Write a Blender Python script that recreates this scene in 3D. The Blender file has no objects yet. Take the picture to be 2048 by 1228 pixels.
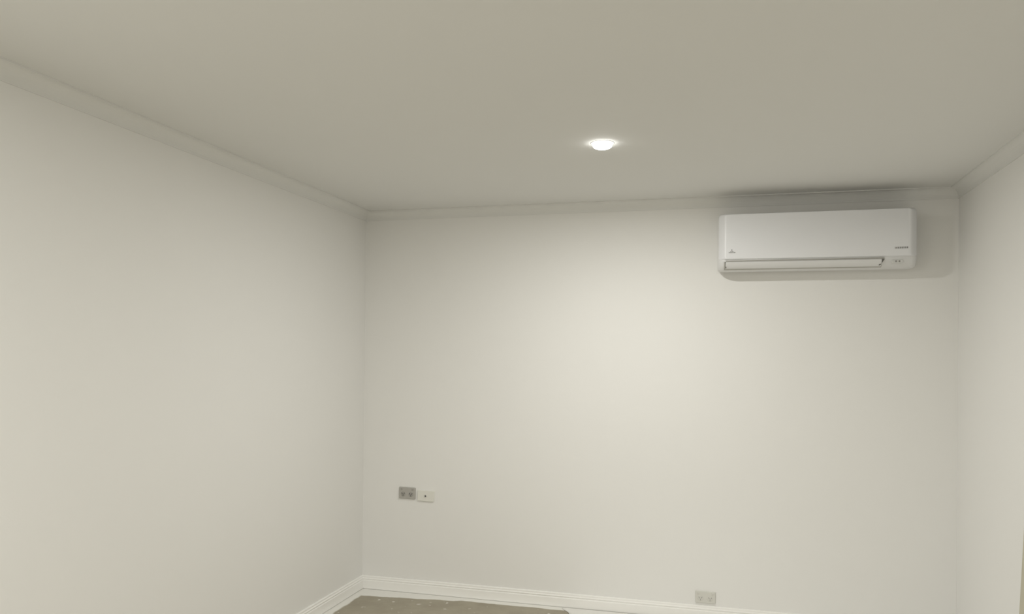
import bpy, bmesh, math, random
from mathutils import Vector, Matrix
random.seed(4)
sc = bpy.context.scene
COL = sc.collection

# ---------------------------------------------------------------- camera
F, YAW, PITCH, ROLL = 1576.56, -0.2637, 0.0060, 0.0103
CX, CY, CZ = 2.5087, -5.2018, 1.6667
PX, PY = 1.35, 91.05
H, W, DEEP = 2.70, 3.839, 6.7            # ceiling height, room width, room depth
cam = bpy.data.cameras.new('camera'); co = bpy.data.objects.new('camera', cam); COL.objects.link(co)
cyw, syw, cp, sp = math.cos(YAW), math.sin(YAW), math.cos(PITCH), math.sin(PITCH)
fw = Vector((syw*cp, cyw*cp, sp)); rt = Vector((cyw, -syw, 0)); up = rt.cross(fw)
r2 = math.cos(ROLL)*rt + math.sin(ROLL)*up; u2 = -math.sin(ROLL)*rt + math.cos(ROLL)*up
M = Matrix((r2, u2, -fw)).transposed().to_4x4(); M.translation = (CX, CY, CZ)
co.matrix_world = M
cam.sensor_fit = 'HORIZONTAL'; cam.sensor_width = 36.0; cam.lens = F/2048*36.0
cam.shift_x = -PX/2048; cam.shift_y = PY/2048
cam.clip_start = 0.05; cam.clip_end = 60
sc.camera = co

# ---------------------------------------------------------------- world, lights, exposure
wd = bpy.data.worlds.new('world'); sc.world = wd; wd.use_nodes = True
bg = wd.node_tree.nodes['Background']; bg.inputs[0].default_value = (0.72, 0.80, 1.0, 1); bg.inputs[1].default_value = 1.0
sc.view_settings.view_transform = 'Standard'; sc.view_settings.look = 'None'
sc.view_settings.gamma = 1.0; sc.view_settings.use_curve_mapping = False
sc.view_settings.exposure = 0.13
LIGHT_COL = (1.0, 0.992, 0.955)
LAMP = (1.929, -1.440)                   # the downlight in view
LAMP_W = 23.0
FILL_LAMPS = [(0.85, -4.9, 42.0), (2.7, -5.8, 18.0)]  # unseen fill downlights, added to brighten the side walls
SPREAD = 180

# ---------------------------------------------------------------- helpers
def srgb(r, g, b):
    f = lambda c: c/12.92 if c <= .04045 else ((c+.055)/1.055)**2.4
    return (f(r/255), f(g/255), f(b/255), 1)

def material(name, color, rough=0.6, bump=0.0, bscale=60, spec=0.3, mottle=0.0, mscale=3.0, metal=0.0):
    m = bpy.data.materials.new(name); m.use_nodes = True
    nt = m.node_tree; b = nt.nodes['Principled BSDF']
    b.inputs['Base Color'].default_value = color; b.inputs['Roughness'].default_value = rough
    b.inputs['Specular IOR Level'].default_value = spec; b.inputs['Metallic'].default_value = metal
    tc = nt.nodes.new('ShaderNodeTexCoord')
    if mottle:
        n = nt.nodes.new('ShaderNodeTexNoise'); n.inputs['Scale'].default_value = mscale
        n.inputs['Detail'].default_value = 3
        nt.links.new(tc.outputs['Object'], n.inputs['Vector'])
        mx = nt.nodes.new('ShaderNodeMix'); mx.data_type = 'RGBA'
        mx.inputs['A'].default_value = tuple(c*(1-mottle) for c in color[:3]) + (1,)
        mx.inputs['B'].default_value = tuple(min(1, c*(1+mottle)) for c in color[:3]) + (1,)
        nt.links.new(n.outputs['Fac'], mx.inputs['Factor'])
        nt.links.new(mx.outputs['Result'], b.inputs['Base Color'])
    if bump:
        n2 = nt.nodes.new('ShaderNodeTexNoise'); n2.inputs['Scale'].default_value = bscale
        n2.inputs['Detail'].default_value = 4
        nt.links.new(tc.outputs['Object'], n2.inputs['Vector'])
        bp = nt.nodes.new('ShaderNodeBump'); bp.inputs['Strength'].default_value = bump
        bp.inputs['Distance'].default_value = 0.002
        nt.links.new(n2.outputs['Fac'], bp.inputs['Height'])
        nt.links.new(bp.outputs['Normal'], b.inputs['Normal'])
    return m

def emitter(name, color, strength):
    m = bpy.data.materials.new(name); m.use_nodes = True
    b = m.node_tree.nodes['Principled BSDF']
    b.inputs['Base Color'].default_value = (0.8, 0.8, 0.8, 1)
    b.inputs['Emission Color'].default_value = (*color, 1)
    b.inputs['Emission Strength'].default_value = strength
    return m

def obj(name, bm, mat, parent=None, smooth=False, bevel=0.0, seg=2, flip=True):
    if flip: bmesh.ops.recalc_face_normals(bm, faces=bm.faces)
    me = bpy.data.meshes.new(name); bm.to_mesh(me); bm.free()
    me.materials.append(mat)
    if smooth:
        for p in me.polygons: p.use_smooth = True
    o = bpy.data.objects.new(name, me); COL.objects.link(o)
    if parent: o.parent = parent
    if bevel:
        md = o.modifiers.new('bevel', 'BEVEL'); md.width = bevel; md.segments = seg
        md.limit_method = 'ANGLE'; md.angle_limit = math.radians(35)
        for p in me.polygons: p.use_smooth = True
        wn = o.modifiers.new('wn', 'WEIGHTED_NORMAL'); wn.keep_sharp = True
    return o

def thing(name, label, cat, loc, group=None):
    o = bpy.data.objects.new(name, None); COL.objects.link(o); o.location = loc
    o.empty_display_size = 0.05
    o['label'] = label; o['category'] = cat
    if group: o['group'] = group
    return o

def structure(o):
    o['kind'] = 'structure'; return o

def add_box(bm, x0, x1, y0, y1, z0, z1):
    vs = [bm.verts.new(v) for v in ((x0,y0,z0),(x1,y0,z0),(x1,y1,z0),(x0,y1,z0),(x0,y0,z1),(x1,y0,z1),(x1,y1,z1),(x0,y1,z1))]
    for f in ((0,3,2,1),(4,5,6,7),(0,1,5,4),(1,2,6,5),(2,3,7,6),(3,0,4,7)):
        bm.faces.new([vs[i] for i in f])
    return bm

def box(*a):
    return add_box(bmesh.new(), *a)

def sections(rings, close_ends=True, closed=True):
    """skin a list of vertex rings (lists of points) into one mesh"""
    bm = bmesh.new(); R = [[bm.verts.new(p) for p in r] for r in rings]
    n = len(R[0])
    for a, b in zip(R, R[1:]):
        for i in range(n if closed else n-1):
            j = (i+1) % n
            bm.faces.new((a[i], a[j], b[j], b[i]))
    if close_ends and closed:
        bm.faces.new(R[0]); bm.faces.new(list(reversed(R[-1])))
    return bm

def lathe(profile, n=48, axis='Z'):
    rings = []
    for k in range(n):
        a = 2*math.pi*k/n; c, s = math.cos(a), math.sin(a)
        if axis == 'Z': rings.append([(r*c, r*s, z) for r, z in profile])
        else: rings.append([(r*c, -z, r*s) for r, z in profile])     # axis along -Y
    bm = bmesh.new(); R = [[bm.verts.new(p) for p in r] for r in rings]
    m = len(profile)
    for k in range(n):
        a, b = R[k], R[(k+1) % n]
        for i in range(m-1): bm.faces.new((a[i], a[i+1], b[i+1], b[i]))
    bmesh.ops.remove_doubles(bm, verts=bm.verts, dist=1e-6)
    return bm

# ---------------------------------------------------------------- materials
WALL_C = (0.86, 0.852, 0.825, 1)
m_wall = material('wall_paint', WALL_C, 0.62, bump=0.12, bscale=140, spec=0.25, mottle=0.010, mscale=1.3)
m_ceil = material('ceiling_paint', (0.81, 0.808, 0.785, 1), 0.8, bump=0.06, bscale=160, spec=0.15, mottle=0.010, mscale=1.0)
m_cornice = material('cornice_paint', (0.80, 0.797, 0.773, 1), 0.7, bump=0.05, bscale=90, spec=0.2)
m_skirt = material('skirting_enamel', (0.93, 0.92, 0.885, 1), 0.3, bump=0.03, bscale=40, spec=0.5)
m_ac = material('white_moulded_plastic', (0.84, 0.845, 0.86, 1), 0.35, spec=0.5, bump=0.01, bscale=300)
m_ac2 = material('white_case_plastic', (0.78, 0.78, 0.775, 1), 0.45, spec=0.4, bump=0.01, bscale=300)
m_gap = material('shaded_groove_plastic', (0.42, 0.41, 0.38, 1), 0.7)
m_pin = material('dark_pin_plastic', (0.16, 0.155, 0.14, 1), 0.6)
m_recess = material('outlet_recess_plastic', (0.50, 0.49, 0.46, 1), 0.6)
m_window = material('indicator_window_plastic', (0.68, 0.68, 0.66, 1), 0.3)
m_print = material('grey_print', (0.27, 0.27, 0.26, 1), 0.5)
m_greypl = material('grey_plate_plastic', (0.46, 0.445, 0.41, 1), 0.4, mottle=0.04, mscale=40)
m_greysw = material('grey_switch_plastic', (0.38, 0.37, 0.34, 1), 0.4, bump=0.01)
m_whitepl = material('white_plate_plastic', (0.80, 0.79, 0.73, 1), 0.4, bump=0.01)
m_midpl = material('pale_grey_plate_plastic', (0.69, 0.68, 0.63, 1), 0.4, bump=0.01)
m_midsw = material('pale_grey_switch_plastic', (0.67, 0.66, 0.61, 1), 0.4, bump=0.01)
m_slot = material('socket_slot', (0.09, 0.085, 0.08, 1), 0.8)
m_slot2 = material('shallow_socket_slot', (0.36, 0.35, 0.33, 1), 0.8)
m_board = material('raw_board', (0.56, 0.53, 0.42, 1), 0.75, bump=0.1, bscale=60, mottle=0.05, mscale=8)
m_ring = material('downlight_ring_white', (0.85, 0.85, 0.83, 1), 0.4)
m_lens = emitter('lit_frosted_lens', LIGHT_COL, 9.0)

def floor_material():
    m = bpy.data.materials.new('bare_concrete_with_overspray'); m.use_nodes = True
    nt = m.node_tree; b = nt.nodes['Principled BSDF']; b.inputs['Roughness'].default_value = 0.7
    L = nt.links.new; N = nt.nodes.new
    def math_(op, a, c=None, clamp=False):
        n = N('ShaderNodeMath'); n.operation = op; n.use_clamp = clamp
        for i, v in enumerate((a, c)):
            if v is None: continue
            if hasattr(v, 'links'): L(v, n.inputs[i])
            else: n.inputs[i].default_value = v
        return n.outputs[0]
    g = N('ShaderNodeNewGeometry'); s = N('ShaderNodeSeparateXYZ'); L(g.outputs['Position'], s.inputs[0])
    X, Y = s.outputs['X'], s.outputs['Y']
    def noise(scale, detail=4, rough=.5):
        n = N('ShaderNodeTexNoise'); n.inputs['Scale'].default_value = scale; n.inputs['Detail'].default_value = detail
        n.inputs['Roughness'].default_value = rough; L(g.outputs['Position'], n.inputs['Vector']); return n.outputs['Fac']
    # concrete
    cr = N('ShaderNodeValToRGB'); cr.color_ramp.elements[0].position = .3; cr.color_ramp.elements[1].position = .75
    cr.color_ramp.elements[0].color = (0.33, 0.295, 0.225, 1); cr.color_ramp.elements[1].color = (0.42, 0.385, 0.30, 1)
    L(noise(5, 6, .6), cr.inputs[0])
    # a painter's overspray margin along the skirtings: its width wanders
    wv = math_('MULTIPLY', math_('SUBTRACT', noise(6, 3), .5), .05)
    wb = math_('MAXIMUM', math_('ADD', math_('MULTIPLY', X, -0.115), 0.182), 0.082)       # width along the back wall
    dback = math_('SUBTRACT', math_('ADD', wb, wv), math_('MULTIPLY', Y, -1))
    dleft = math_('SUBTRACT', math_('ADD', wv, 0.078), X)
    d = math_('MAXIMUM', dback, dleft)
    mask = math_('MULTIPLY', math_('ADD', d, .006), 70, True)
    # stray flecks
    fl = math_('MULTIPLY', math_('SUBTRACT', noise(16, 2), .665), 18, True)
    mask = math_('MAXIMUM', mask, math_('MULTIPLY', fl, .55))
    mx = N('ShaderNodeMix'); mx.data_type = 'RGBA'
    L(mask, mx.inputs['Factor']); L(cr.outputs[0], mx.inputs['A']); mx.inputs['B'].default_value = (0.86, 0.85, 0.80, 1)
    L(mx.outputs['Result'], b.inputs['Base Color'])
    bp = N('ShaderNodeBump'); bp.inputs['Strength'].default_value = .3; bp.inputs['Distance'].default_value = .003
    L(noise(45, 5), bp.inputs['Height']); L(bp.outputs['Normal'], b.inputs['Normal'])
    return m
m_floor = floor_material()

# ---------------------------------------------------------------- room shell
T = 0.12
structure(obj('floor', box(-T, W+T, -DEEP-T, T, -0.10, 0), m_floor))
structure(obj('ceiling', box(-T, W+T, -DEEP-T, T, H, H+0.10), m_ceil))
structure(obj('wall_back', box(-T, W+T, 0, T, 0, H), m_wall))
structure(obj('wall_left', box(-T, 0, -DEEP, 0, 0, H), m_wall))
structure(obj('wall_right', box(W, W+T, -DEEP, 0, 0, H), m_wall))
structure(obj('wall_front', box(-T, W+T, -DEEP-T, -DEEP, 0, H), m_wall))

# cove cornice: (projection from the wall, drop from the ceiling), mitred at the corners
A_, B_ = 0.064, 0.056
cove = [(0, 0.0), (B_, 0.0), (B_, 0.006), (B_-0.005, 0.0065)]
for k in range(1, 9):
    t = k/9*math.pi/2
    cove.append((B_-0.005 - (B_-0.010)*math.sin(t), 0.0065 + (A_-0.0125)*(1-math.cos(t))))
cove += [(0.005, A_-0.006), (0.0045, A_), (0, A_)]
def run(name, prof, side, mat, top):
    """prof: (out, drop or height); mitred run along one wall"""
    z = (lambda v: H - v) if top else (lambda v: v)
    if side == 'back':  r = [[(o, -o, z(v)) for o, v in prof], [(W-o, -o, z(v)) for o, v in prof]]
    if side == 'front': r = [[(o, -DEEP+o, z(v)) for o, v in prof], [(W-o, -DEEP+o, z(v)) for o, v in prof]]
    if side == 'left':  r = [[(o, -o, z(v)) for o, v in prof], [(o, -DEEP+o, z(v)) for o, v in prof]]
    if side == 'right': r = [[(W-o, -o, z(v)) for o, v in prof], [(W-o, -DEEP+o, z(v)) for o, v in prof]]
    return structure(obj(name, sections(r), mat))
for i, s in enumerate(('back', 'left', 'right', 'front')):
    run('trim_%d' % (i+1), cove, s, m_cornice, True)
skirt = [(0, 0.0), (0.0125, 0.0), (0.0125, 0.0035), (0.018, 0.0035), (0.018, 0.058), (0.0165, 0.061), (0.0135, 0.063), (0.0135, 0.068),
         (0.0155, 0.070), (0.0155, 0.0735), (0.0120, 0.0765), (0.0100, 0.080), (0.0100, 0.087), (0.0075, 0.0915), (0.004, 0.0925), (0, 0.0925)]
for s in ('back', 'left', 'right', 'front'):
    run('baseboard_' + s, skirt, s, m_skirt, False)

# ---------------------------------------------------------------- split air conditioner
AX0, AX1 = 2.457, 3.580
AZ0 = 2.208
def make_air_conditioner():
    root = thing('air_conditioner', 'white wall-mounted split air conditioner high up beside the right-hand corner', 'air conditioner', (0.5*(AX0+AX1), 0, AZ0))
    ox, oz = 0.5*(AX0+AX1), AZ0
    L = lambda x, y, z: (x-ox, y, z-oz)
    # casing: rounded side profile, corners chamfered in plan
    prof = [(0, 2.556), (-.155, 2.556), (-.180, 2.552), (-.192, 2.540), (-.197, 2.51), (-.198, 2.278), (-.197, 2.264),
            (-.185, 2.243), (-.166, 2.226), (-.145, 2.217), (-.12, 2.214), (-.05, 2.216), (-.02, 2.222), (0, 2.24)]
    rings = []
    for x, k, dz in ((AX0, .80, .012), (AX0+.004, .87, .006), (AX0+.016, .95, .002), (AX0+.036, 1, 0), (AX1-.036, 1, 0), (AX1-.016, .95, .002), (AX1-.004, .87, .006), (AX1, .80, .012)):
        zc = 2.385
        rings.append([L(x, y*k, z - dz*(1 if z > zc else -1)*min(1, abs(z-zc)/.14)) for y, z in prof])
    obj('casing', sections(rings), m_ac2, root, smooth=True).modifiers.new('es', 'EDGE_SPLIT').split_angle = math.radians(40)
    # front panel, softly curved, rounded corners
    px0, px1, pz0, pz1 = AX0+.006, AX1-.006, 2.270, 2.560
    def outline(inset, rad, y):
        pts = []
        x0, x1, z0, z1 = px0+inset, px1-inset, pz0+inset*.3, pz1-inset*.2
        for cx_, cz_, a0 in ((x1-rad, z1-rad, 0), (x0+rad, z1-rad, 90), (x0+rad, z0+rad, 180), (x1-rad, z0+rad, 270)):
            for q in range(7):
                a = math.radians(a0 + q*15); pts.append(L(cx_+rad*math.cos(a), y, cz_+rad*math.sin(a)))
        return pts
    rr = [outline(0, .020, -.166), outline(0, .020, -.176), outline(.004, .019, -.185), outline(.030, .015, -.2085),
          outline(.036, .010, -.2120), outline(.046, .008, -.2130)]
    obj('front_panel', sections(rr), m_ac, root, smooth=True).modifiers.new('es', 'EDGE_SPLIT').split_angle = math.radians(50)
    # shadow gap under the panel
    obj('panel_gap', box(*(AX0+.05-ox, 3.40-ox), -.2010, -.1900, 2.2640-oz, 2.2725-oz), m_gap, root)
    # outlet recess and the louvre that closes it
    fx0, fx1 = 2.505, 3.385
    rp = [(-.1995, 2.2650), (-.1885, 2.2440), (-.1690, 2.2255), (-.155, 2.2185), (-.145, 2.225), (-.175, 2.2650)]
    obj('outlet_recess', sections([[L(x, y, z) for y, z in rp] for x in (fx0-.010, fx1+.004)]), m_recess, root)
    lp = [(-.2035, 2.2630), (-.2065, 2.2590), (-.1960, 2.2410), (-.1760, 2.2245), (-.1700, 2.2235), (-.180, 2.240), (-.196, 2.2615)]
    lv = obj('louvre', sections([[L(x, y, z) for y, z in lp] for x in (fx0, fx1-.010, fx1)]), m_ac2, root, smooth=True)
    lv.modifiers.new('es', 'EDGE_SPLIT').split_angle = math.radians(40)
    def pin(xt, xb, w):
        obj('louvre_pin', sections([[L(x, y+dy, z) for x, y, z in ((xt, -.2065, 2.2620), (xt+w, -.2065, 2.2620), (xb+w, -.1830, 2.2280), (xb, -.1830, 2.2280))] for dy in (-.0015, .010)]), m_pin, root)
    pin(fx0-.003, fx0-.001, .005)
    pin(fx1+.006, fx1-.014, .009)
    # indicator window with two small lamps
    ind = obj('indicator_window', box(3.440-ox, 3.500-ox, -.1985, -.1850, 2.238-oz, 2.2575-oz), m_window, root, bevel=.003)
    for dx in (-.008, .010):
        bm = lathe([(0.0, .2000), (.0045, .2000), (.0055, .1990), (.0055, .1970)], 12, 'Y')
        bmesh.ops.translate(bm, verts=bm.verts, vec=(3.470+dx-ox, 0, 2.248-oz))
        obj('indicator_lamp', bm, m_slot2, ind)
    # three-lozenge maker's mark with its wordmark, bottom left
    yb = -.2134
    def flat(polys, name, mat):
        bm = bmesh.new()
        for poly in polys:
            r0 = [bm.verts.new(L(x, yb, z)) for x, z in poly]; r1 = [bm.verts.new(L(x, yb+.0008, z)) for x, z in poly]
            n = len(poly); bm.faces.new(r0); bm.faces.new(list(reversed(r1)))
            for i in range(n): bm.faces.new((r0[i], r1[i], r1[(i+1) % n], r0[(i+1) % n]))
        return obj(name, bm, mat, root)
    cx_, cz_, s = 2.545, 2.327, .0115
    def loz(cx2, cz2, a):
        ux, uz = math.cos(a), math.sin(a); vx, vz = -uz, ux
        return [(cx2, cz2), (cx2+ux*s*.5+vx*s*.29, cz2+uz*s*.5+vz*s*.29), (cx2+ux*s, cz2+uz*s), (cx2+ux*s*.5-vx*s*.29, cz2+uz*s*.5-vz*s*.29)]
    flat([loz(cx_-.004, cz_+.002, math.radians(a)) for a in (90, 210, 330)], 'emblem', m_print)
    word = []
    x = 2.523
    for wdt in (.004, .0025, .004, .003, .0035, .003, .004, .0035):
        word.append([(x, 2.3165), (x+wdt, 2.3165), (x+wdt, 2.3220), (x, 2.3220)]); x += wdt+.0016
    flat(word, 'wordmark', m_print)
    word = []; x = 3.453
    for i, wdt in enumerate((.004, .007, .007, .0065, .007, .0065, .006, .0075)):
        z0 = 2.3195 + i*.0001
        word.append([(x, z0), (x+wdt, z0), (x+wdt, z0+.0105), (x, z0+.0105)]); x += wdt+.0026
    flat(word, 'wordmark', m_print)
    return root
make_air_conditioner()

# ---------------------------------------------------------------- wall plates
def rounded_plate(w, h, t, r=.006):
    def ring(inset, y):
        pts = []
        for sx, sz, a0 in ((1, 1, 0), (-1, 1, 90), (-1, -1, 180), (1, -1, 270)):
            for q in range(5):
                a = math.radians(a0+q*22.5)
                pts.append((sx*(w/2-r)+(r-inset)*math.cos(a), y, sz*(h/2-r)+(r-inset)*math.sin(a)))
        return pts
    return sections([ring(0, 0), ring(0, -t*.6), ring(.0015, -t*.92), ring(.0035, -t)])

def slot_mesh(cx, cz, ang, t, w=.0022, l=.0085):
    bm = box(-w/2, w/2, -t-.0004, -t+.001, -l/2, l/2)
    bmesh.ops.rotate(bm, verts=bm.verts, cent=(0, 0, 0), matrix=Matrix.Rotation(ang, 3, 'Y'))
    bmesh.ops.translate(bm, verts=bm.verts, vec=(cx, 0, cz)); return bm

def double_outlet(label, x, z, w, h, mp, msw, msl, tilt, big=1.0):
    root = thing('power_outlet', label, 'power outlet', (x, 0, z)); root.rotation_euler = (0, tilt, 0)
    t = .010
    plate = obj('plate', rounded_plate(w, h, t), mp, root, smooth=False)
    for s in (-1, 1):
        cx = s*w*.235
        face = obj('socket', lathe([(0, t+.0012), (.0165, t+.0012), (.0178, t+.0002), (.0178, t-.001)], 24, 'Y'), msw, root)
        face.location = (cx, 0, -h*.10)
        for dx, dz, a in ((-.0075, .0045, math.radians(-32)), (.0075, .0045, math.radians(32)), (0, -.0085, 0)):
            obj('slot', slot_mesh(dx, dz, a, t+.0012, .0030*big, .0100*big), msl, face)
        sw = obj('rocker_switch', box(-.0065, .0065, -t-.0035, -t+.001, -.005, .005), msw, root, bevel=.001)
        sw.location = (s*w*.36 if big < 1.2 else s*w*.33, 0, h*.33)
    return root
double_outlet('grey double power outlet low on the back wall, left half of the pair', .344, .699, .124, .082, m_greypl, m_greysw, m_slot, .015, 1.25)
double_outlet('pale grey double power outlet just above the skirting, below the air conditioner', 2.397, .146, .127, .074, m_midpl, m_midsw, m_slot2, .0, 1.15)
def antenna_outlet():
    root = thing('antenna_outlet', 'white wall plate with one dark round socket, right of the grey power outlet', 'wall socket', (.484, 0, .686))
    root.rotation_euler = (0, .02, 0)
    t = .010
    obj('plate', rounded_plate(.124, .076, t), m_whitepl, root)
    obj('socket_collar', lathe([(.0062, t-.001), (.0062, t+.004), (.0095, t+.004), (.0105, t+.0025), (.0105, t-.001)], 24, 'Y'), m_midpl, root)
    obj('socket_hole', lathe([(0, t+.0022), (.0066, t+.0022), (.0066, t-.001)], 20, 'Y'), m_slot, root)
    return root
antenna_outlet()

# ---------------------------------------------------------------- downlights
def area(name, x, y, z, watts, parent=None):
    l = bpy.data.lights.new(name, 'AREA'); l.shape = 'DISK'; l.size = .085; l.energy = watts
    l.color = LIGHT_COL; l.spread = math.radians(SPREAD)
    o = bpy.data.objects.new(name, l); COL.objects.link(o)
    if parent: o.parent = parent
    o.location = (x, y, z); return o
def downlight(x, y, watts, label, group=None):
    root = thing('downlight', label, 'downlight', (x, y, H), group)
    obj('trim_ring', lathe([(.0490, .0), (.0492, -.0018), (.051, -.0022), (.055, -.0018), (.057, -.0008), (.057, 0)], 48), m_ring, root, smooth=True)
    obj('diffuser', lathe([(.0, -.028), (.016, -.0276), (.030, -.0258), (.040, -.0215), (.0465, -.0145), (.0488, -.005), (.0488, -.0005), (0, -.0005)], 48), m_lens, root, smooth=True)  # lens bulged into a dome so its spill on the ceiling imitates camera glow
    area('lamp_light', 0, 0, -.0310, watts, root)
    return root
downlight(LAMP[0], LAMP[1], LAMP_W, 'round lit white downlight in the ceiling in front of the back wall')
for i, (x, y, w) in enumerate(FILL_LAMPS):
    downlight(x, y, w, 'unseen ceiling downlight added as fill, ' + ('nearer the left wall' if i == 0 else 'nearer the right wall'))

# ---------------------------------------------------------------- board leaning at the right wall
def board():
    root_label = 'pale beige board leaning on the right wall, only its edge at the photo\'s right border'
    th, top = .012, 1.10
    face = lambda z: 3.778 + .044*z          # room-side face: leans until its top rests on the wall
    r = [[(face(.010), y, .010), (face(top), y, top), (face(top)+th, y, top), (face(.010)+th, y, .010)] for y in (-1.15, -1.95)]
    o = obj('leaning_board', sections(r), m_board, bevel=.0015)
    o['label'] = root_label; o['category'] = 'board'
    return o
board()

# ---------------------------------------------------------------- drop sheet, extended out of view to bounce light onto the ceiling
def drop_sheet():
    """white cloth laid over the floor; its near-left corner leaves the concrete bare in the room's far left corner"""
    bm = bmesh.new(); grid = {}
    x0, x1, y0, y1 = 1.50, W-.026, -.030, -1.35
    nx, ny = 60, 120
    rnd = random.Random(3)
    def hgt(x, y):
        return .0012 + .0008*math.sin(7*x+3*y+1.3)*math.sin(4*y-2*x) + .0003*math.sin(19*x-11*y)
    def edge(y):          # left border wanders; the corner by the wall is folded round
        e = 1.57 + .02*math.sin(9*y)
        d = -y - .030
        e -= .09*math.exp(-(d/.075)**2)
        e += .10*max(0, min(1, (-y-.3)/1.0))
        return e
    for j in range(ny+1):
        v = (j/ny)**1.6; y = y0 + (y1-y0)*v; xe = edge(y)
        for i in range(nx+1):
            x = xe + (x1-xe)*(i/nx)
            z = hgt(x, y) + .0015
            grid[i, j] = bm.verts.new((x, y, z))
    for j in range(ny):
        for i in range(nx):
            bm.faces.new((grid[i, j], grid[i, j+1], grid[i+1, j+1], grid[i+1, j]))
    o = obj('drop_sheet', bm, m_sheet, smooth=True)
    sd = o.modifiers.new('thick', 'SOLIDIFY'); sd.thickness = .0015; sd.offset = -1
    o['label'] = 'white drop sheet on the floor along the back wall, right of the bare brown patch, its unseen spread added for bounce light'; o['category'] = 'drop sheet'
m_sheet = material('white_cotton_sheet', (0.84, 0.83, 0.79, 1), 0.9, bump=.2, bscale=200)
drop_sheet()
